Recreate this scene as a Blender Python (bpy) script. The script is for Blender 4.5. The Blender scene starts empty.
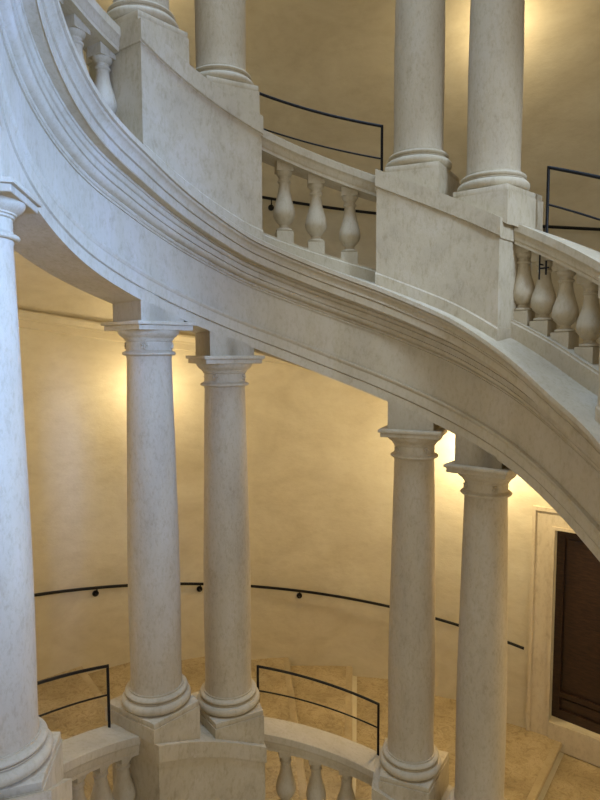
import bpy, bmesh, math, random
import numpy as np
from mathutils import Vector, Matrix

PI = math.pi
random.seed(4)
SC = bpy.context.scene
C = SC.collection

# ------------------------------------------------------------------ camera
CAM = (0.04841, -3.41116, 3.66171)
YAW, PITCH, ROLL, FPX = -0.10238, -0.08135, -0.00224, 611.648
cam_data = bpy.data.cameras.new('camera')
cam_data.sensor_width = 36.0
cam_data.lens = FPX * 36.0 / 800.0
cam_data.clip_start = 0.05
cam = bpy.data.objects.new('camera', cam_data)
C.objects.link(cam)
fw = Vector((math.sin(YAW) * math.cos(PITCH), math.cos(YAW) * math.cos(PITCH), math.sin(PITCH)))
rt = Vector((math.cos(YAW), -math.sin(YAW), 0))
up = rt.cross(fw)
r2 = rt * math.cos(ROLL) + up * math.sin(ROLL)
u2 = -rt * math.sin(ROLL) + up * math.cos(ROLL)
M = Matrix((r2, u2, -fw)).transposed().to_4x4()
M.translation = Vector(CAM)
cam.matrix_world = M
SC.camera = cam

# ------------------------------------------------------------------ light
W = bpy.data.worlds.new('sky')
SC.world = W
W.use_nodes = True
bg = W.node_tree.nodes['Background']
bg.inputs['Color'].default_value = (1.0, 0.91, 0.77, 1)
bg.inputs['Strength'].default_value = 0.50


def area(name, loc, aim, sx, sy, power, col, spread=180):
    l = bpy.data.lights.new(name, 'AREA')
    l.shape = 'RECTANGLE'
    l.spread = math.radians(spread)
    l.size, l.size_y, l.energy, l.color = sx, sy, power, col
    o = bpy.data.objects.new(name, l)
    o.location = loc
    o.rotation_euler = (Vector(aim) - Vector(loc)).to_track_quat('-Z', 'Y').to_euler()
    C.objects.link(o)


# daylight from the tall window of the stair well, on the near right side
area('window_daylight', (3.0, -3.5, 4.9), (-2.3, -0.55, 3.95), 0.9, 2.2, 92, (0.23, 0.44, 1.0), 50)
area('side_fill_daylight', (3.5, -1.9, 6.0), (1.45, 0.9, 4.6), 0.8, 1.6, 8, (0.55, 0.72, 1.0), 34)  # added fill brightening the right-facing pedestal end and balusters, not a second window
# daylight falling down the open well from the lantern above it
area('lantern_daylight', (0.0, -0.2, 12.0), (0, 0, 0), 2.6, 2.6, 480, (0.42, 0.64, 1.0))

SC.view_settings.view_transform = 'Standard'
SC.view_settings.look = 'None'
SC.view_settings.gamma = 1
SC.view_settings.use_curve_mapping = False
SC.view_settings.exposure = 0.0

# ------------------------------------------------------------------ the stair's geometry
EA, EB, PHI, TURN = 1.95579, 1.86681, -0.16024, 5.1473     # oval of the column centres, rise of one turn
CAPH = 2.98901                                             # column height


def zc(t):
    """height of the column bases along the rising oval, t in degrees (lower turn)"""
    r = math.radians(t)
    return (TURN * (t - 90) / 360 + 0.00014 * math.sin(2 * r) - 0.14389 * math.cos(2 * r)
            - 0.0267 * math.cos(3 * r) + 0.04889 * math.sin(3 * r))


def P2(t, d):
    """plan point at angle t, d metres inward from the ring of columns"""
    r = math.radians(t)
    k = 1 + 0.00865 * math.cos(3 * r)
    x, y = EA * math.cos(r) * k, EB * math.sin(r) * k
    nx, ny = -math.cos(r) / EA, -math.sin(r) / EB
    n = math.hypot(nx, ny)
    x, y = x + d * nx / n, y + d * ny / n
    c, s = math.cos(PHI), math.sin(PHI)
    return x * c - y * s, x * s + y * c


def WD(t):
    r = math.radians(t)
    return -(3.04913 - 0.0456 * math.cos(r) + 0.21419 * math.sin(r) + 0.0634 * math.cos(2 * r))


KA = [(-60, 0), (20, -.02), (36, -.03), (57, .03), (90, .03), (118, .03), (143, 0), (158, -.015), (174, -.02), (192, 0), (260, 0)]
KL = [(-60, 0), (20, .02), (29, .02), (43, -.022), (57, .012), (72, .034), (93, .012), (114, -.036), (129, -.065), (145, -.03),
      (163, .018), (177, 0), (200, .008), (260, 0)]


def smooth(K):
    xs = np.arange(-60, 261, 1.0)
    ys = np.interp(xs, [k[0] for k in K], [k[1] for k in K])
    kk = np.hanning(13); kk /= kk.sum()
    yp = np.pad(ys, 6, mode='edge')
    ys = np.convolve(yp, kk, 'valid')
    return lambda t: float(np.interp(t, xs, ys))


cA, cL = smooth(KA), smooth(KL)
cC = smooth([(-60, .05), (45, .05), (60, .02), (95, 0), (260, 0)])
ZL = -1.13094      # cornice top (ledge) relative to the column bases
ZA = -2.042        # underside of the architrave


def zled(t, lev):
    return zc(t) + lev * TURN + ZL + cL(t)


def frame(t, d=0.0):
    """origin, tangent (towards rising), inward normal and slope at angle t"""
    e = 0.25
    a, b = Vector(P2(t - e, 0)), Vector(P2(t + e, 0))
    tan = (b - a); ds = tan.length; tan.normalize()
    o = Vector(P2(t, 0))
    i = Vector(P2(t, 0.1)) - o; i.normalize()
    sl = (zc(t + e) - zc(t - e)) / ds
    return o + i * d, tan, i, sl


# ------------------------------------------------------------------ materials
def newmat(name):
    m = bpy.data.materials.new(name); m.use_nodes = True
    nt = m.node_tree
    b = nt.nodes['Principled BSDF']
    return m, nt, b


def noise(nt, scale, detail=6, rough=0.6, sc=(1, 1, 1), dist=0.0):
    g = nt.nodes.new('ShaderNodeNewGeometry')
    mp = nt.nodes.new('ShaderNodeMapping'); mp.inputs['Scale'].default_value = sc
    nt.links.new(g.outputs['Position'], mp.inputs['Vector'])
    n = nt.nodes.new('ShaderNodeTexNoise')
    n.inputs['Scale'].default_value = scale; n.inputs['Detail'].default_value = detail
    n.inputs['Roughness'].default_value = rough; n.inputs['Distortion'].default_value = dist
    nt.links.new(mp.outputs['Vector'], n.inputs['Vector'])
    return n


def ramp(nt, src, stops):
    r = nt.nodes.new('ShaderNodeValToRGB')
    el = r.color_ramp.elements
    while len(el) < len(stops): el.new(0.5)
    for e, (p, c) in zip(el, stops):
        e.position = p; e.color = (c[0], c[1], c[2], 1)
    nt.links.new(src, r.inputs['Fac'])
    return r


def mixc(nt, a, b, mode, fac):
    m = nt.nodes.new('ShaderNodeMix'); m.data_type = 'RGBA'; m.blend_type = mode
    m.inputs[0].default_value = fac if not hasattr(fac, 'links') else 0
    if hasattr(fac, 'links'): nt.links.new(fac, m.inputs[0])
    nt.links.new(a, m.inputs[6]); nt.links.new(b, m.inputs[7])
    return m.outputs[2]


def stone(name, base, dark, light, rough=0.7, vein=(1, 1, 0.25), pit=0.35, bump=0.25, fine=38):
    m, nt, b = newmat(name)
    n1 = noise(nt, 3.2, 5, 0.55, vein)
    r1 = ramp(nt, n1.outputs['Fac'], [(0.12, dark), (0.5, base), (0.88, light)])
    n2 = noise(nt, fine, 5, 0.7, (1, 1, 0.45))
    r2_ = ramp(nt, n2.outputs['Fac'], [(0.32, (0.66, 0.60, 0.50)), (0.5, (1, 1, 1)), (1, (1.0, 1.0, 1.0))])
    c = mixc(nt, r1.outputs['Color'], r2_.outputs['Color'], 'MULTIPLY', pit)
    n3 = noise(nt, 11, 8, 0.8, (1, 1, 0.6), 0.3)
    r3 = ramp(nt, n3.outputs['Fac'], [(0.36, (0.66, 0.60, 0.50)), (0.5, (1, 1, 1))])
    c = mixc(nt, c, r3.outputs['Color'], 'MULTIPLY', 0.32)
    nt.links.new(c, b.inputs['Base Color'])
    b.inputs['Roughness'].default_value = rough
    b.inputs['Specular IOR Level'].default_value = 0.3
    bp = nt.nodes.new('ShaderNodeBump'); bp.inputs['Strength'].default_value = bump
    bp.inputs['Distance'].default_value = 0.012
    nt.links.new(n2.outputs['Fac'], bp.inputs['Height'])
    nt.links.new(bp.outputs['Normal'], b.inputs['Normal'])
    return m


M_STONE = stone('travertine', (0.53, 0.455, 0.315), (0.42, 0.35, 0.25), (0.61, 0.54, 0.43))
M_COL = stone('column_travertine', (0.52, 0.44, 0.305), (0.40, 0.33, 0.235), (0.60, 0.53, 0.42), vein=(1, 1, 0.3), pit=0.42, bump=0.35, fine=46)
M_PED = stone('pedestal_travertine', (0.53, 0.455, 0.315), (0.41, 0.345, 0.25), (0.62, 0.55, 0.44), vein=(1, 1, 1), pit=0.5, fine=26)


def tread_mat():
    m, nt, b = newmat('worn_tread_stone')
    n1 = noise(nt, 2.2, 6, 0.6)
    r1 = ramp(nt, n1.outputs['Fac'], [(0.3, (0.36, 0.28, 0.155)), (0.5, (0.47, 0.37, 0.215)), (0.72, (0.57, 0.46, 0.285))])
    n2 = noise(nt, 9, 5, 0.7, (1, 1, 1), 1.6)
    r2_ = ramp(nt, n2.outputs['Fac'], [(0.30, (0.45, 0.40, 0.32)), (0.47, (0.85, 0.83, 0.78)), (0.53, (1, 1, 1)), (0.66, (0.6, 0.55, 0.46))])
    c = mixc(nt, r1.outputs['Color'], r2_.outputs['Color'], 'MULTIPLY', 0.8)
    nt.links.new(c, b.inputs['Base Color'])
    b.inputs['Roughness'].default_value = 0.55
    bp = nt.nodes.new('ShaderNodeBump'); bp.inputs['Strength'].default_value = 1.0
    bp.inputs['Distance'].default_value = 0.02
    nt.links.new(n2.outputs['Fac'], bp.inputs['Height'])
    nt.links.new(bp.outputs['Normal'], b.inputs['Normal'])
    return m


def plaster(name, a, bcol, ccol):
    m, nt, b = newmat(name)
    n1 = noise(nt, 0.9, 5, 0.62, (1, 1, 1.6), 0.8)
    r1 = ramp(nt, n1.outputs['Fac'], [(0.3, a), (0.5, bcol), (0.7, ccol)])
    n2 = noise(nt, 5, 6, 0.7, (1, 1, 1.8))
    r2_ = ramp(nt, n2.outputs['Fac'], [(0.3, (0.9, 0.88, 0.84)), (0.55, (1, 1, 1))])
    c = mixc(nt, r1.outputs['Color'], r2_.outputs['Color'], 'MULTIPLY', 0.7)
    nt.links.new(c, b.inputs['Base Color'])
    b.inputs['Roughness'].default_value = 0.5
    b.inputs['Specular IOR Level'].default_value = 0.35
    bp = nt.nodes.new('ShaderNodeBump'); bp.inputs['Strength'].default_value = 0.25
    bp.inputs['Distance'].default_value = 0.03
    nt.links.new(n2.outputs['Fac'], bp.inputs['Height'])
    nt.links.new(bp.outputs['Normal'], b.inputs['Normal'])
    return m


M_TREAD = tread_mat()
M_NOSE = stone('worn_nosing_stone', (0.45, 0.36, 0.22), (0.37, 0.29, 0.17), (0.52, 0.43, 0.28), rough=0.45, pit=0.3)
M_WALL = plaster('ochre_plaster', (0.57, 0.505, 0.365), (0.64, 0.575, 0.43), (0.70, 0.64, 0.49))
M_TRIM = stone('door_surround_stone', (0.62, 0.54, 0.40), (0.50, 0.43, 0.31), (0.70, 0.62, 0.48), pit=0.4, fine=22)


def plain(name, col, rough=0.5, metal=0.0):
    m, nt, b = newmat(name)
    n = noise(nt, 30, 3)
    r = ramp(nt, n.outputs['Fac'], [(0.3, [x * 0.8 for x in col]), (0.7, [min(1, x * 1.15) for x in col])])
    nt.links.new(r.outputs['Color'], b.inputs['Base Color'])
    b.inputs['Roughness'].default_value = rough; b.inputs['Metallic'].default_value = metal
    return m


M_IRON = plain('black_iron', (0.012, 0.012, 0.013), 0.45, 0.6)
M_GREY = plain('grey_metal', (0.6, 0.6, 0.6), 0.3, 0.9)
M_HOLE = plain('shadow_stone', (0.30, 0.26, 0.2), 0.9)


def wood():
    m, nt, b = newmat('dark_walnut_wood')
    n = noise(nt, 9, 8, 0.7, (1, 1, 6), 0.5)
    r = ramp(nt, n.outputs['Fac'], [(0.35, (0.012, 0.005, 0.0025)), (0.55, (0.036, 0.015, 0.007)), (0.75, (0.07, 0.03, 0.013))])
    nt.links.new(r.outputs['Color'], b.inputs['Base Color'])
    b.inputs['Roughness'].default_value = 0.5
    bp = nt.nodes.new('ShaderNodeBump'); bp.inputs['Strength'].default_value = 0.5
    nt.links.new(n.outputs['Fac'], bp.inputs['Height']); nt.links.new(bp.outputs['Normal'], b.inputs['Normal'])
    return m


M_WOOD = wood()
m_, nt_, b_ = newmat('lamp_glass')
b_.inputs['Base Color'].default_value = (1, 0.85, 0.6, 1)
b_.inputs['Emission Color'].default_value = (1, 0.72, 0.38, 1)
b_.inputs['Emission Strength'].default_value = 12
M_GLOW = m_


# ------------------------------------------------------------------ helpers
def obj(name, bm, mat, parent=None, smooth_angle=35, merge=True):
    if merge: bmesh.ops.remove_doubles(bm, verts=bm.verts, dist=1e-5)
    bmesh.ops.recalc_face_normals(bm, faces=bm.faces)
    me = bpy.data.meshes.new(name)
    bm.to_mesh(me); bm.free()
    me.materials.append(mat)
    for p in me.polygons: p.use_smooth = True
    me.set_sharp_from_angle(angle=math.radians(smooth_angle))
    o = bpy.data.objects.new(name, me)
    C.objects.link(o)
    if parent is not None:
        o.parent = parent
        o.matrix_parent_inverse = Matrix.Translation(parent.location).inverted() if parent.rotation_euler.z == 0 else \
            (Matrix.Translation(parent.location) @ Matrix.Rotation(parent.rotation_euler.z, 4, 'Z')).inverted()
    return o


def lobj(name, bm, mat, parent, smooth_angle=35):
    """mesh given in the thing's own coordinates"""
    o = obj(name, bm, mat, None, smooth_angle)
    o.parent = parent
    return o


def tag(o, label, cat, group=None):
    o['label'] = label; o['category'] = cat
    if group: o['group'] = group
    return o


def thing(name, label, cat, loc=(0, 0, 0), rz=0, group=None):
    o = bpy.data.objects.new(name, None); C.objects.link(o)
    o.location = loc; o.rotation_euler = (0, 0, rz)
    return tag(o, label, cat, group)


def struct(o):
    o['kind'] = 'structure'
    return o


def sweep(bm, prof, t0, t1, zf, n=None, dfun=None):
    """closed profile [(d, z)] swept along the oval; zf(t, z) gives the height"""
    n = n or max(2, int(abs(t1 - t0) / 1.5))
    rings = []
    for i in range(n + 1):
        t = t0 + (t1 - t0) * i / n
        ring = []
        for d, z in prof:
            dd = dfun(t, d) if dfun else d
            x, y = P2(t, dd)
            ring.append(bm.verts.new((x, y, zf(t, z))))
        rings.append(ring)
    m = len(prof)
    for a, b in zip(rings, rings[1:]):
        for j in range(m):
            bm.faces.new((a[j], a[(j + 1) % m], b[(j + 1) % m], b[j]))
    bm.faces.new(rings[0]); bm.faces.new(rings[-1][::-1])


def lathe(bm, prof, seg=48, cx=0, cy=0):
    rings = []
    for r, z in prof:
        if r < 1e-6:
            rings.append([bm.verts.new((cx, cy, z))] * seg); continue
        rings.append([bm.verts.new((cx + r * math.cos(2 * PI * k / seg), cy + r * math.sin(2 * PI * k / seg), z)) for k in range(seg)])
    for a, b in zip(rings, rings[1:]):
        for k in range(seg):
            q = [a[k], a[(k + 1) % seg], b[(k + 1) % seg], b[k]]
            u = []
            for v in q:
                if v not in u: u.append(v)
            if len(u) > 2: bm.faces.new(u)
    if prof[0][0] > 1e-6: bm.faces.new(rings[0][::-1])
    if prof[-1][0] > 1e-6: bm.faces.new(rings[-1])


def arc(cx, cz, rx, rz, a0, a1, n=6):
    return [(cx + rx * math.cos(math.radians(a0 + (a1 - a0) * i / n)), cz + rz * math.sin(math.radians(a0 + (a1 - a0) * i / n))) for i in range(n + 1)]


def block(bm, hx, hy, z0f, z1f, n=1, bev=0.0):
    """box |x|<hx, |y|<hy whose bottom and top heights follow functions of x"""
    nx = 4
    xs = [-hx + 2 * hx * i / nx for i in range(nx + 1)]
    v = {}
    for i, x in enumerate(xs):
        for j, y in enumerate((-hy, hy)):
            v[i, j, 0] = bm.verts.new((x, y, z0f(x))); v[i, j, 1] = bm.verts.new((x, y, z1f(x)))
    for i in range(nx):
        for k in (0, 1):
            bm.faces.new((v[i, 0, k], v[i + 1, 0, k], v[i + 1, 1, k], v[i, 1, k]))
        for j in (0, 1):
            bm.faces.new((v[i, j, 0], v[i + 1, j, 0], v[i + 1, j, 1], v[i, j, 1]))
    for i in (0, nx):
        bm.faces.new((v[i, 0, 0], v[i, 1, 0], v[i, 1, 1], v[i, 0, 1]))
    if bev:
        bmesh.ops.recalc_face_normals(bm, faces=bm.faces)
        es = [e for e in bm.edges if len(e.link_faces) == 2 and e.calc_face_angle(0) > 0.6]
        bmesh.ops.bevel(bm, geom=es, offset=bev, segments=2, affect='EDGES', profile=0.5)


def tube(bm, pts, r, seg=10, cap=True):
    pts = [Vector(p) for p in pts]
    rings = []
    ref = Vector((0, 0, 1))
    for i, p in enumerate(pts):
        a = pts[max(0, i - 1)]; b = pts[min(len(pts) - 1, i + 1)]
        t = (b - a).normalized()
        u = t.cross(ref)
        if u.length < 1e-3: u = t.cross(Vector((1, 0, 0)))
        u.normalize(); w = u.cross(t)
        rings.append([bm.verts.new(p + u * r * math.cos(2 * PI * k / seg) + w * r * math.sin(2 * PI * k / seg)) for k in range(seg)])
    for a, b in zip(rings, rings[1:]):
        for k in range(seg):
            bm.faces.new((a[k], a[(k + 1) % seg], b[(k + 1) % seg], b[k]))
    if cap:
        bm.faces.new(rings[0]); bm.faces.new(rings[-1][::-1])


def along(t0, t1, d, zrel, lev, n=None):
    n = n or max(4, int(abs(t1 - t0) / 1.5))
    out = []
    for i in range(n + 1):
        t = t0 + (t1 - t0) * i / n
        x, y = P2(t, d if not callable(d) else d(t))
        out.append((x, y, zc(t) + lev * TURN + zrel))
    return out


# ------------------------------------------------------------------ the shell
DOOR0, DOOR1, DZ0, DZ1 = 53.0, 69.7, -1.10, 1.41
bm = bmesh.new()
wall_prof = lambda z0, z1: [(0.0, z0), (-0.45, z0), (-0.45, z1), (0.0, z1)]
wd = lambda t, d: WD(t) + d
flat = lambda t, z: z
for a, b, z0, z1 in ((-14, DOOR0, -5, 12.5), (DOOR1, 250, -5, 12.5), (DOOR0, DOOR1, -5, DZ0), (DOOR0, DOOR1, DZ1, 12.5)):
    sweep(bm, wall_prof(z0, z1), a, b, flat, dfun=wd)
struct(obj('wall_back', bm, M_WALL))

bm = bmesh.new()
sweep(bm, [(1.9, -5.15), (-3.6, -5.15), (-3.6, -5.0), (1.9, -5.0)], -14, 250, flat)
struct(obj('floor', bm, M_TREAD))


# vaults over each flight, the underside of the turn above
def vault(name, lev, t0, t1):
    bm = bmesh.new()
    n = max(2, int((t1 - t0) / 2)); m = 18
    rings = []
    for i in range(n + 1):
        t = t0 + (t1 - t0) * i / n
        w0, w1 = -0.18, WD(t) - 0.02
        ring = []
        for j in range(m + 1):
            s = j / m
            a = PI * s
            d = (w0 + w1) / 2 + (w0 - w1) / 2 * math.cos(a)
            base = -1.97 + 0.07 * s
            ring.append((d, base + 0.46 * math.sin(a) ** 0.9))
        ring += [(w1, -1.24), (w0, -1.24)]
        rings.append([bm.verts.new((*P2(t, d), zc(t) + lev * TURN + z)) for d, z in ring])
    k = len(rings[0])
    for a, b in zip(rings, rings[1:]):
        for j in range(k):
            bm.faces.new((a[j], a[(j + 1) % k], b[(j + 1) % k], b[j]))
    bm.faces.new(rings[0]); bm.faces.new(rings[-1][::-1])
    return struct(obj(name, bm, M_WALL, smooth_angle=50))


vault('ceiling', 1, 2, 232)
vault('ceiling.001', 2, 2, 232)
vault('ceiling.002', 0, 2, 232)


# stone moulding where the vault meets the wall
def wall_cornice(name, lev, t0, t1):
    bm = bmesh.new()
    prof = [(0.0, 0.06), (0.075, 0.06), (0.075, 0.035), (0.06, 0.03), (0.05, 0.0), (0.032, -0.02), (0.032, -0.045), (0.022, -0.05),
            (0.022, -0.13), (0.0, -0.14)]
    sweep(bm, prof, t0, t1, lambda t, z: zc(t) + lev * TURN - 1.90 + z, dfun=wd)
    return struct(obj(name, bm, M_WALL))


wall_cornice('trim_1', 1, 74, 230)
wall_cornice('trim_2', 2, 2, 230)


# ------------------------------------------------------------------ entablature (stringer) of each turn
def zent(lev):
    def f(t, z):
        k = (z - ZA) / (ZL - ZA)
        return zc(t) + lev * TURN + z + cA(t) * (1 - k) + cL(t) * k
    return f


def entablature(lev, t0, t1, label, detail=True):
    root = thing('stair_entablature', label, 'entablature', (*P2(90, 0), zc(90) + lev * TURN + ZA))
    zf = zent(lev)
    n = int((t1 - t0) / 1.2)
    # architrave: two fasciae under a small crowning fillet
    bm = bmesh.new()
    sweep(bm, [(-0.20, ZA), (0.182, ZA), (0.182, -1.965), (0.174, -1.958), (0.190, -1.952), (0.190, -1.872), (0.196, -1.866),
               (0.198, -1.862), (0.204, -1.852), (0.204, -1.838), (0.160, -1.828), (-0.20, -1.828)], t0, t1, zf, n)
    obj('architrave', bm, M_STONE, root, 25)
    # plain frieze
    bm = bmesh.new()
    sweep(bm, [(-0.20, -1.832), (0.168, -1.832), (0.168, -1.512), (-0.20, -1.512)], t0, t1, zf, n)
    obj('frieze', bm, M_STONE, root, 25)
    # bed moulding
    bm = bmesh.new()
    p = [(-0.20, -1.512), (0.180, -1.512), (0.180, -1.500), (0.176, -1.497), (0.186, -1.492), (0.190, -1.482), (0.186, -1.474), (0.184, -1.471), (0.196, -1.468)]
    p += arc(0.196, -1.428, 0.036, 0.038, -80, 0, 6)
    p += [(0.226, -1.424), (0.240, -1.420), (0.240, -1.378), (0.234, -1.374), (0.248, -1.368), (0.256, -1.355), (0.258, -1.342), (0.253, -1.338), (0.264, -1.334), (0.264, -1.318),
          (-0.20, -1.318)]
    sweep(bm, p, t0, t1, zf, n)
    obj('bed_moulding', bm, M_STONE, root, 25)
    # corona and cyma
    bm = bmesh.new()
    p = [(-0.20, -1.318), (0.330, -1.318), (0.334, -1.324), (0.342, -1.318), (0.342, -1.262), (0.337, -1.258), (0.354, -1.254), (0.354, -1.242),
         (0.348, -1.238), (0.350, -1.226), (0.358, -1.210), (0.370, -1.199), (0.382, -1.193), (0.386, -1.184), (0.386, -1.176), (0.380, -1.172), (0.401, -1.168),
         (0.401, ZL - .004), (0.390, ZL + .003), (0.08, ZL + .045), (-0.20, ZL + .045)]
    sweep(bm, p, t0, t1, zf, n)
    obj('cornice', bm, M_STONE, root, 25)
    # low course the balusters stand on
    bm = bmesh.new()
    sweep(bm, [(-0.21, ZL + .02), (0.07, ZL + .02), (0.07, ZL + .135), (0.062, ZL + .145), (0.062, ZL + .16), (-0.21, ZL + .16)], t0, t1,
          lambda t, z: zc(t) + lev * TURN + z + cL(t) + cC(t) * (1 if z > ZL + .1 else 0), n)
    obj('plinth_course', bm, M_STONE, root, 25)
    return root


entablature(1, 6, 226, 'moulded stone entablature of the winding upper flight, sweeping across the middle of the view')
entablature(0, 6, 226, 'stone entablature below the lower flight, under the lower balusters')
entablature(2, 6, 226, 'stone entablature of the topmost turn above the upper columns')


# ------------------------------------------------------------------ columns
COLS = {}


def make_column():
    root = thing('tuscan_column', '', 'column')
    # base: big torus, scotia fillet, small torus
    bm = bmesh.new()
    p = [(0.0, 0.0), (0.235, 0.0)] + arc(0.224, 0.040, 0.046, 0.040, -90, 90, 10)
    p += [(0.236, 0.082), (0.236, 0.090)] + arc(0.218, 0.109, 0.026, 0.019, -90, 90, 8) + [(0.213, 0.130), (0.213, 0.142), (0.0, 0.142)]
    lathe(bm, p, 64)
    lobj('base', bm, M_STONE, root, 30)
    bm = bmesh.new()
    h0, h1 = 0.142, CAPH - 0.25
    p = [(0.0, h0), (0.204, h0), (0.199, h0 + .03)]
    for i in range(1, 21):
        s = i / 20
        r = 0.197 + 0.004 * math.sin(PI * min(1, s * 1.6)) - 0.030 * max(0, (s - 0.25) / 0.75) ** 1.6
        p.append((r, h0 + .03 + (h1 - h0 - .05) * s))
    p += [(0.171, h1 - .012), (0.171, h1), (0.0, h1)]
    lathe(bm, p, 64)
    lobj('shaft', bm, M_COL, root, 30)
    bm = bmesh.new()
    p = [(0.0, h1), (0.178, h1)] + arc(0.180, h1 + .015, 0.020, 0.015, -90, 90, 8) + [(0.176, h1 + .034), (0.169, h1 + .042), (0.168, h1 + .104)]
    p += [(0.178, h1 + .110), (0.178, h1 + .120), (0.187, h1 + .124), (0.189, h1 + .132), (0.198, h1 + .138), (0.216, h1 + .152), (0.229, h1 + .170), (0.232, h1 + .186), (0.0, h1 + .186)]
    lathe(bm, p, 64)
    cap = lobj('capital', bm, M_STONE, root, 30)
    for k in range(4):                     # small carved rosettes on the necking
        bm = bmesh.new()
        a = PI / 4 + k * PI / 2
        pos = Vector((0.170 * math.cos(a), 0.170 * math.sin(a), h1 + .074))
        rad = Vector((math.cos(a), math.sin(a), 0)); tn = Vector((-math.sin(a), math.cos(a), 0)); zz = Vector((0, 0, 1))
        n = 40
        ring = []
        for i in range(n):
            w = 2 * PI * i / n
            rr = 0.024 + 0.008 * math.cos(5 * w)
            ring.append((rr * math.cos(w), rr * math.sin(w)))
        vo = [bm.verts.new(pos - rad * .01 + tn * x + zz * y) for x, y in ring]
        vm = [bm.verts.new(pos + rad * .012 + tn * x * .85 + zz * y * .85) for x, y in ring]
        vi = [bm.verts.new(pos + rad * .006 + tn * x * .4 + zz * y * .4) for x, y in ring]
        cv = bm.verts.new(pos + rad * .018)
        for i in range(n):
            j = (i + 1) % n
            bm.faces.new((vo[i], vo[j], vm[j], vm[i])); bm.faces.new((vm[i], vm[j], vi[j], vi[i])); bm.faces.new((vi[i], vi[j], cv))
        bm.faces.new(vo[::-1])
        s = lobj('rosette', bm, M_STONE, cap, 40)
    # abacus with a fillet
    bm = bmesh.new()
    for hs, z0, z1 in ((0.238, CAPH - .064, CAPH - .026), (0.255, CAPH - .026, CAPH)):
        block(bm, hs, hs, lambda x, z=z0: z, lambda x, z=z1: z, bev=0.003)
    lobj('abacus', bm, M_STONE, root, 30)
    return root


def copy_tree(o, parent=None):
    c = o.copy(); C.objects.link(c)
    if parent is not None: c.parent = parent
    for ch in o.children:
        copy_tree(ch, c)
    return c


proto = [None]


ZOFF = {0: 0.0, 1: -0.065}
COFF = {152.510: 0.022, 204.6: -0.03}


def place_column(t, lev, label, group):
    if proto[0] is None:
        proto[0] = r = make_column()
    else:
        r = copy_tree(proto[0])
    o, tan, i, sl = frame(t)
    r.location = (o.x, o.y, zc(t) + lev * TURN + ZOFF[lev] + COFF.get(t, 0))
    r.rotation_euler = (0, 0, math.atan2(tan.y, tan.x))
    r['label'] = label; r['category'] = 'column'; r['group'] = group
    # impost block between the abacus and the sloping architrave
    bm = bmesh.new()
    z1 = CAPH
    # underside of the architrave above, relative to this column's base
    def top(x):
        dt = x * 1.0
        tt = t + x / max(1e-6, (Vector(P2(t + 1, 0)) - Vector(P2(t, 0))).length)
        return zc(tt) + TURN + ZA + cA(tt) - zc(t) - ZOFF[lev] - COFF.get(t, 0)
    hs = 0.188
    lo = lambda x: z1
    def hi(x): return max(z1 + 0.004, top(x) + 0.012)
    block(bm, hs, hs, lo, hi)
    ob = lobj('impost_block', bm, M_STONE, r, 30)
    return r


T = {1: 204.6, 2: 152.510, 3: 132.526, 4: 84.281, 5: 66.368, 0: 224.0}
place_column(T[1], 0, 'bluish lit stone column at the left edge, its left side cut off', 'columns of the lower turn')
place_column(T[2], 0, 'lower stone column under the middle of the ramp, left one of the centre pair', 'columns of the lower turn')
place_column(T[3], 0, 'lower stone column of the centre pair, its right one, in front of the curved handrail', 'columns of the lower turn')
place_column(T[4], 0, 'lower stone column left of the pair nearest the dark door', 'columns of the lower turn')
place_column(T[5], 0, 'lower stone column nearest the dark wooden door, right one of its pair', 'columns of the lower turn')
place_column(T[2], 1, 'upper stone column cut by the top edge, leftmost on the upper flight', 'columns of the upper turn')
place_column(T[3], 1, 'upper stone column beside the left end of the long upper iron guard', 'columns of the upper turn')
place_column(T[4], 1, 'upper stone column just right of the upper three baluster bay', 'columns of the upper turn')
place_column(T[5], 1, 'rightmost upper stone column, standing beside the upper right iron guard', 'columns of the upper turn')

# ------------------------------------------------------------------ pedestals


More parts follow.
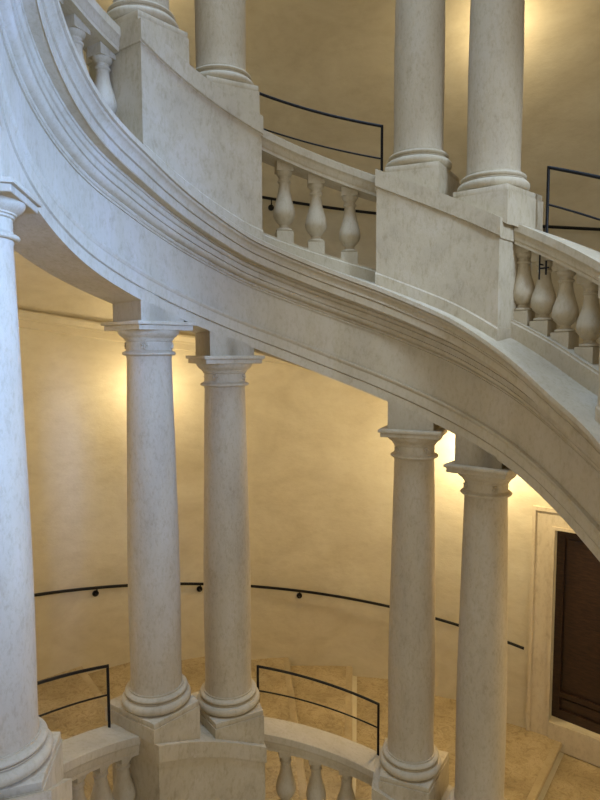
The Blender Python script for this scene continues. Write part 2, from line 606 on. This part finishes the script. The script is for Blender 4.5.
def pedestal(ta, tb, cols, lev, label):
    """ta < tb; dado with sloping cap, level plinth blocks under each column"""
    tm = (ta + tb) / 2
    x, y = P2(tm, 0)
    root = thing('column_pedestal', label, 'pedestal', (x, y, zled(tm, lev)), 0, 'paired column pedestals')
    n = max(6, int((tb - ta) / 1.0))
    bm = bmesh.new()
    # bottom profile follows ledge, top follows cap line: use z as blend 0..1
    def zf(t, k):
        b = zled(t, lev); c = zc(t) + lev * TURN - 0.355
        return b + (c - b) * k
    sweep(bm, [(-0.285, 0), (0.287, 0), (0.287, 1), (-0.285, 1)], ta, tb, zf, n)
    obj('dado', bm, M_PED, root, 30)
    bm = bmesh.new()
    e = 0.35
    sweep(bm, [(-0.27, 0), (0.297, 0), (0.297, 0.10), (0.291, 0.108), (0.288, 0.113), (-0.27, 0.113)], ta - e * .6, tb + e * .6,
          lambda t, z: zled(t, lev) + z, n)
    obj('base_course', bm, M_PED, root, 30)
    bm = bmesh.new()
    sweep(bm, [(-0.30, -0.355), (0.290, -0.355), (0.290, -0.347), (0.304, -0.340), (0.304, -0.21), (-0.30, -0.21)], ta - e, tb + e,
          lambda t, z: zc(t) + lev * TURN + z, n)
    obj('cap', bm, M_PED, root, 30)
    for t in cols:
        o, tan, i, sl = frame(t)
        deg = (Vector(P2(t + 1, 0)) - Vector(P2(t, 0))).length
        hs = 0.272
        bm = bmesh.new()
        mz = Matrix.Translation((o.x, o.y, zc(t) + lev * TURN + ZOFF[lev] + COFF.get(t, 0))) @ Matrix.Rotation(math.atan2(tan.y, tan.x), 4, 'Z')
        lowz = lambda x: min(-0.06, zc(t + x / deg) - zc(t) - 0.225 - ZOFF[lev] - COFF.get(t, 0))
        block(bm, hs, hs, lowz, lambda x: -0.045)
        for v in bm.verts: v.co.x *= 0.79 if v.co.y > 0 else 1.10
        bmesh.ops.transform(bm, matrix=mz, verts=bm.verts)
        b2 = bmesh.new()
        block(b2, hs - .006, hs - .006, lambda x: -0.046, lambda x: 0.0, bev=0.004)
        for v in b2.verts: v.co.x *= 0.79 if v.co.y > 0 else 1.10
        bmesh.ops.transform(b2, matrix=mz, verts=b2.verts)
        me = bpy.data.meshes.new('tmp'); b2.to_mesh(me); b2.free(); bm.from_mesh(me); bpy.data.meshes.remove(me)
        obj('plinth_block', bm, M_PED, root, 30)
    return root


pedestal(124.8, 160.1, (T[3], T[2]), 1, 'upper curved stone pedestal carrying the left pair of upper columns')
pedestal(93.6, 60.5, (T[4], T[5]), 1, 'upper curved stone pedestal carrying the right pair of upper columns') if False else \
    pedestal(60.5, 93.6, (T[5], T[4]), 1, 'upper curved stone pedestal carrying the right pair of upper columns')
pedestal(125.1, 159.4, (T[3], T[2]), 0, 'lower stone pedestal under the centre pair of columns')
pedestal(59.5, 93.3, (T[5], T[4]), 0, 'lower stone pedestal under the two columns nearest the dark door')
pedestal(197.4, 216, (T[1],), 0, 'bluish lit stone pedestal in the bottom left corner')
pedestal(6, 32.6, (), 1, 'stone pedestal just showing at the right edge beyond the upper right balusters')


# ------------------------------------------------------------------ balustrades
def rail(t0, t1, lev, label):
    o = bmesh.new()
    prof = [(-0.175, -0.37), (0.072, -0.37), (0.072, -0.345), (0.078, -0.335), (0.080, -0.30), (0.085, -0.285), (0.0935, -0.272), (0.0935, -0.214),
            (0.090, -0.2105), (-0.192, -0.2105), (-0.195, -0.214), (-0.195, -0.272), (-0.186, -0.285), (-0.18, -0.30), (-0.178, -0.335)]
    sweep(o, prof, t0, t1, lambda t, z: zc(t) + lev * TURN + z)
    ob = obj('stone_handrail', o, M_STONE, None, 30)
    return tag(ob, label, 'handrail', 'stone balustrade handrails')


rail(160.5, 198, 1, 'steep moulded stone handrail at the top left above two balusters')
rail(94.0, 124.4, 1, 'short stone handrail between the two upper column pedestals')
rail(33.0, 60.0, 1, 'stone handrail with bluish top at the upper right edge')
rail(159.8, 197.0, 0, 'grey stone handrail at the bottom left beside the blue lit column')
rail(93.7, 124.7, 0, 'curved stone handrail at the bottom centre below the iron guard')


def baluster(t, lev, label, group):
    o, tan, i, sl = frame(t, -0.05)
    deg = (Vector(P2(t + 1, 0)) - Vector(P2(t, 0))).length
    zb = zled(t, lev) + 0.16 + cC(t)
    zt_ = zc(t) + lev * TURN - 0.37
    H = zt_ - zb
    root = thing('baluster', label, 'baluster', (o.x, o.y, zb), math.atan2(tan.y, tan.x), group)
    kk = H / 0.60
    bm = bmesh.new()
    sb = (zled(t + .5, lev) - zled(t - .5, lev)) / deg
    st = sl
    h = 0.070
    block(bm, h, h, lambda x: x * sb, lambda x: 0.085 * kk)
    lobj('foot_block', bm, M_STONE, root, 30)
    bm = bmesh.new()
    p = [(0.0, 0.085), (0.066, 0.085)] + arc(0.060, 0.097, 0.012, 0.012, -90, 90, 5) + [(0.050, 0.112), (0.041, 0.122), (0.039, 0.134), (0.045, 0.142), (0.050, 0.146),
         (0.060, 0.156), (0.078, 0.178), (0.090, 0.205), (0.093, 0.232), (0.089, 0.262), (0.079, 0.30), (0.067, 0.338), (0.057, 0.375), (0.050, 0.41),
         (0.046, 0.44), (0.045, 0.462), (0.053, 0.468), (0.056, 0.476), (0.053, 0.484), (0.046, 0.490), (0.046, 0.508), (0.055, 0.515), (0.064, 0.528), (0.068, 0.540), (0.068, 0.548), (0.0, 0.548)]
    lathe(bm, [(r, z * kk) for r, z in p], 32)
    lobj('stem', bm, M_STONE, root, 35)
    bm = bmesh.new()
    block(bm, h, h, lambda x: 0.548 * kk, lambda x: H + x * st)
    lobj('head_block', bm, M_STONE, root, 30)
    return root


wt = ('left', 'middle', 'right')
for t, w in zip((116.8, 109.0, 100.8), wt):
    baluster(t, 1, '%s stone baluster of the three between the two upper column pedestals' % w, 'balusters of the upper middle bay')
for t, w in zip((117.0, 109.0, 101.0), wt):
    baluster(t, 0, '%s stone baluster of the three at the bottom centre, before the steps' % w, 'balusters of the lower middle bay')
for t, w in zip((59.4, 54.6, 49.6, 43.9), ('shadowed baluster tight against the pedestal, first of the upper right bay',
                                      'baluster with a small black iron hook, in the upper right bay',
                                      'pale baluster third from the pedestal in the upper right bay',
                                      'rightmost pale baluster of the upper right bay')):
    baluster(t, 1, w, 'balusters of the upper right bay')
for k, t in enumerate((162.0, 169.0, 176.4, 184.0)):
    baluster(t, 1, ('stone baluster next to the dark end of the top left pedestal', 'stone baluster second from the top left pedestal, shadowed',
                    'stone baluster third from the top left pedestal, near the top edge', 'stone baluster furthest up in the top left bay')[k],
             'balusters of the top left bay')
for k, t in enumerate((161.6, 168.2, 175.4, 182.6, 189.8)):
    baluster(t, 0, ('stone baluster in the bottom left bay against the centre pedestal', 'stone baluster in the bottom left bay, second from the centre pedestal',
                    'stone baluster in the bottom left bay, third from the centre pedestal',
                    'stone baluster in the bottom left bay, fourth from the centre pedestal', 'stone baluster in the bottom left bay nearest the blue lit pedestal')[k],
             'balusters of the bottom left bay')


# ------------------------------------------------------------------ iron guards on the stone rails
def guard(t0, t1, lev, label, top=(0.28, 0.28), mid=(0.05, 0.05), d=-0.155):
    tm = (t0 + t1) / 2
    root = thing('iron_guard', label, 'guard rail', (*P2(tm, d), zc(tm) + lev * TURN - .21), 0, 'black iron guards')
    def line(pair):
        pts = along(t0, t1, d, 0.0, lev)
        m = len(pts) - 1
        return [(p[0], p[1], p[2] + pair[0] + (pair[1] - pair[0]) * k / m) for k, p in enumerate(pts)]
    for t, tp in ((t0, top[0]), (t1, top[1])):
        bm = bmesh.new()
        x, y = P2(t, d)
        z = zc(t) + lev * TURN
        tube(bm, [(x, y, z - 0.212), (x, y, z + tp + .009)], 0.0115, 8)
        obj('post', bm, M_IRON, root, 50)
    bm = bmesh.new(); tube(bm, line(top), 0.0125, 8); obj('top_bar', bm, M_IRON, root, 50)
    bm = bmesh.new(); tube(bm, line(mid), 0.0075, 8); obj('middle_bar', bm, M_IRON, root, 50)


guard(93.4, 124.0, 1, 'black iron guard above the middle upper stone handrail', (.275, .17), (.005, -.11))
guard(36.0, 55.9, 1, 'black iron guard at the right edge, on the upper right stone handrail', (.33, .27), (.03, .0))
guard(93.1, 123.5, 0, 'black iron guard at the bottom centre, in front of the steps')
guard(162.6, 195.5, 0, 'black iron guard at the bottom left, ending beside the blue lit column')


# wall handrails
def hand(t0, t1, lev, brk, zrel, label):
    root = thing('wall_handrail', label, 'handrail', (*P2((t0 + t1) / 2, WD(90) + .08), zc((t0 + t1) / 2) + lev * TURN + zrel), 0)
    bm = bmesh.new()
    tube(bm, along(t0, t1, lambda t: WD(t) + 0.085, zrel, lev), 0.019, 10)
    obj('rail_tube', bm, M_IRON, root, 50)
    for t in brk:
        bm = bmesh.new()
        z = zc(t) + lev * TURN + zrel
        tube(bm, [(*P2(t, WD(t) + .085), z), (*P2(t, WD(t) + .085), z - .07), (*P2(t, WD(t) + .06), z - .10), (*P2(t, WD(t) + .001), z - .10)], 0.010, 8)
        b = obj('bracket', bm, M_IRON, root, 50)
        bm = bmesh.new()
        tube(bm, [(*P2(t, WD(t) + .016), z - .10), (*P2(t, WD(t) + .0), z - .10)], 0.04, 20)
        b2 = obj('rosette_plate', bm, M_IRON, b, 50)
        b2.matrix_parent_inverse = Matrix.Identity(4)
        b2.matrix_parent_inverse = (Matrix.Translation(root.location)).inverted() @ Matrix.Identity(4)
        b2.matrix_parent_inverse = Matrix.Identity(4)
    return root


hand(73.4, 226, 0, (140.1, 124.7, 108.8, 92.5, 78, 156, 172, 188), -0.068, 'long black iron handrail curving along the lower plaster wall')
hand(30, 226, 1, (113.0, 90.0, 72.3, 56, 130, 146, 162), 0.15, 'long black iron handrail on the upper wall, seen behind the upper balusters')

# ------------------------------------------------------------------ steps of the lower flight
ZT = -1.11027


def theta_of(z):
    a, b = -20.0, 250.0
    for _ in range(60):
        m = (a + b) / 2
        if zc(m) < z: a = m
        else: b = m
    return (a + b) / 2


noses = [-0.205, -0.06, 0.085, 0.23, 0.36] + [0.36 + 0.13 * k for k in range(1, 8)]
ths = [theta_of(z) for z in noses]
sl_names = ['stone step just left of the dark step edge by the door', 'stone step behind the column nearest the door',
            'stone step behind the left column of the door side pair', 'stone step right of the centre under the low iron guard',
            'middle stone step seen through the bottom centre iron guard', 'stone step at the left end of the bottom centre iron guard',
            'stone step between the two centre columns', 'stone step behind the left centre column',
            'stone step seen through the bottom left iron guard', 'stone step beside the bottom left iron guard, nearer the blue lit column']
for k, (z, t) in enumerate(zip(noses, ths)):
    if k + 1 >= len(ths): break
    bm = bmesh.new()
    top = z + ZT
    t2 = ths[k + 1] + 0.5
    def pr(a):
        return [(-0.215, top - 0.19), (WD(a) - 0.0, top - 0.19), (WD(a) - 0.0, top), (-0.215, top)]
    # solid sector with a rounded nosing along its lower edge
    prof = [(0, -0.19), (1, -0.19), (1, 0.0), (0, 0.0)]
    n = 12
    sweep(bm, prof, t, t2, lambda tt, zz: top + zz, n, dfun=lambda tt, s: -0.225 + (WD(tt) + 0.225) * s)
    pa = Vector(P2(t, -0.225)); pb = Vector(P2(t, WD(t) + .002))
    tn = (Vector(P2(t - .3, -1.5)) - Vector(P2(t, -1.5))).normalized()
    ns = bmesh.new()
    cs = [(-0.05, -0.048), (0.030, -0.048), (0.038, -0.040), (0.041, -0.024), (0.037, -0.008), (0.026, 0.002), (-0.045, 0.003), (-0.05, 0.0)]
    ra = [ns.verts.new((pa.x + tn.x * q, pa.y + tn.y * q, top + b)) for q, b in cs]
    rb = [ns.verts.new((pb.x + tn.x * q, pb.y + tn.y * q, top + b)) for q, b in cs]
    for i in range(len(cs)):
        j = (i + 1) % len(cs)
        ns.faces.new((ra[i], ra[j], rb[j], rb[i]))
    ns.faces.new(ra); ns.faces.new(rb[::-1])
    o = obj('stone_step', bm, M_TREAD, None, 30)
    obj('nosing', ns, M_NOSE, o, 40)
    tag(o, sl_names[k] if k < len(sl_names) else 'stone step far up to the left, behind the blue lit column', 'step', 'worn stone steps of the lower flight')

bm = bmesh.new()
sweep(bm, [(0, -0.2), (1, -0.2), (1, 0.0), (0, 0.0)], 30, ths[0] + 1.5, lambda tt, zz: -0.345 + ZT + zz, 24,
      dfun=lambda tt, s: -0.225 + (WD(tt) + 0.225) * s)
tag(obj('stone_landing', bm, M_TREAD, None, 30), 'stone landing in front of the dark wooden door', 'landing')

# ------------------------------------------------------------------ door and its stone surround
bm = bmesh.new()
FO, FZ = 72.4, 1.63
for a, b, z0, z1, e in ((DOOR1, FO, -1.44, FZ, .022), (DOOR0 - 3.5, DOOR0, -1.44, FZ, .022), (DOOR0, DOOR1, DZ1, FZ, .022), (DOOR0, DOOR1, -1.44, DZ0, .05)):
    sweep(bm, [(0, z0), (e, z0), (e, z1), (0, z1)], a, b, flat, dfun=wd, n=6)
for a, b, z0, z1 in ((FO, FO + .45, -1.44, FZ + .05), (DOOR0 - 3.5, FO + .0, FZ, FZ + .05), (DOOR1, DOOR1 + .35, DZ0, DZ1 + .04), (DOOR0, DOOR1 + .0, DZ1, DZ1 + .04)):
    sweep(bm, [(0, z0), (.042, z0), (.042, z1), (0, z1)], a, b, flat, dfun=wd, n=6)
struct(obj('trim_3', bm, M_TRIM))

# leaf stands flat in the opening
pa, pb = Vector(P2(DOOR0, WD(60) - 0.16)), Vector(P2(DOOR1, WD(60) - 0.16))
ux = (pb - pa).normalized(); L = (pb - pa).length
uy = Vector((-ux.y, ux.x))
if uy.dot(Vector(P2(60, 0)) - pa) < 0: uy = -uy      # towards the stair
Hd = DZ1 - DZ0


def dbox(bm, x0, x1, y0, y1, z0, z1):
    v = []
    for z in (z0, z1):
        for x, y in ((x0, y0), (x1, y0), (x1, y1), (x0, y1)):
            p = pa + ux * x + uy * y
            v.append(bm.verts.new((p.x, p.y, DZ0 + z)))
    for f in ((0, 1, 2, 3), (4, 5, 6, 7), (0, 1, 5, 4), (1, 2, 6, 5), (2, 3, 7, 6), (3, 0, 4, 7)):
        bm.faces.new([v[i] for i in f])


door = struct(bpy.data.objects.new('door_1', None)); C.objects.link(door)
door.location = (pa.x, pa.y, DZ0)
bm = bmesh.new()
dbox(bm, -.02, L + .02, -.05, 0.0, 0, Hd)
obj('door_leaf', bm, M_WOOD, door, merge=False)
bm = bmesh.new()
for x0, x1, z0, z1 in ((0, .10, 0, Hd), (L - .10, L, 0, Hd), (.1, L - .1, 0, .12), (.1, L - .1, Hd - .1, Hd), (.1, L - .1, .30, .36)):
    dbox(bm, x0, x1, 0, .035, z0, z1)
dbox(bm, .13, L - .13, 0, .018, .16, .27)
dbox(bm, .13, L - .13, 0, .018, .40, Hd - .14)
obj('door_rails', bm, M_WOOD, door, merge=False)
bm = bmesh.new()
tube(bm, [Vector((*(pa + ux * (L - .62) + uy * .0), DZ0 + 1.25)), Vector((*(pa + ux * (L - .62) + uy * .05), DZ0 + 1.25)),
          Vector((*(pa + ux * (L - .74) + uy * .055), DZ0 + 1.245))], 0.012, 10)
obj('door_handle', bm, M_GREY, door, 50)


# ------------------------------------------------------------------ wall lamps (behind the columns)
def lamp(t, z, label, power):
    o = Vector(P2(t, WD(t)))
    i = (Vector(P2(t, WD(t) + .1)) - o).normalized()
    rz = math.atan2(i.y, i.x)
    root = thing('wall_lamp', label, 'wall lamp', (o.x, o.y, z), rz, 'wall lamps of the stair')
    bm = bmesh.new(); tube(bm, [(0, 0, 0), (0.02, 0, 0)], 0.06, 24); lobj('back_plate', bm, M_IRON, root)
    bm = bmesh.new(); tube(bm, [(0.02, 0, 0), (0.08, 0, -.02), (0.12, 0, 0.0)], 0.010, 10); lobj('arm', bm, M_IRON, root)
    bm = bmesh.new()
    lathe(bm, [(0.0, 0.0), (0.02, 0.0), (0.035, 0.02), (0.05, 0.05), (0.055, 0.08), (0.05, 0.08), (0.03, 0.03), (0.0, 0.02)], 32, 0.12, 0)
    lobj('glass_cup', bm, M_GLOW, root)
    l = bpy.data.lights.new('lamp_bulb', 'POINT')
    l.energy = power; l.color = (1.0, 0.80, 0.47); l.shadow_soft_size = 0.14
    b = bpy.data.objects.new('lamp_bulb', l); C.objects.link(b)
    b.parent = root; b.location = (0.48, 0, 0.14)


for t, lev, zr, lab, pw in ((131.8, 0, 2.42, 'small wall lamp hidden behind the left centre column', 26),
                            (79.7, 0, 2.32, 'small wall lamp behind the pair of columns by the door', 100),
                            (184.0, 0, 2.3, 'unseen wall lamp added for light far left behind the blue lit column', 40),  # added out of view so the vault is evenly lit on the left
                            (36.0, 0, 2.3, 'unseen wall lamp added for light beyond the door to the right', 63),  # likewise an added unseen lamp, evening the light on the right
                            (79.2, 1, 2.5, 'small wall lamp behind the rightmost upper column', 27),
                            (131.8, 1, 2.6, 'small wall lamp high behind the left upper columns', 14)):
    lamp(t, zc(t) + lev * TURN + zr, lab, pw)


# small black iron hook on the second baluster of the upper right bay
t = 54.2
hx, hy = P2(t, 0.05)
hz = zc(t) + TURN - 0.46
_, tan, inn, _ = frame(t)
bm = bmesh.new()
tube(bm, [(hx, hy, hz + .09), (hx, hy, hz - .09)], 0.006, 8)
tube(bm, [(hx, hy, hz - .01), (hx - tan.x * .07, hy - tan.y * .07, hz - .01)], 0.006, 8)
tube(bm, [(hx - tan.x * .05, hy - tan.y * .05, hz + .04), (hx - tan.x * .05, hy - tan.y * .05, hz - .06)], 0.007, 8)
tube(bm, [(hx, hy, hz + .02), (hx - inn.x * .05, hy - inn.y * .05, hz + .02)], 0.006, 8)
tag(obj('iron_hook', bm, M_IRON, None, 50), 'small black iron hook fixed to a baluster of the upper right bay', 'hook')
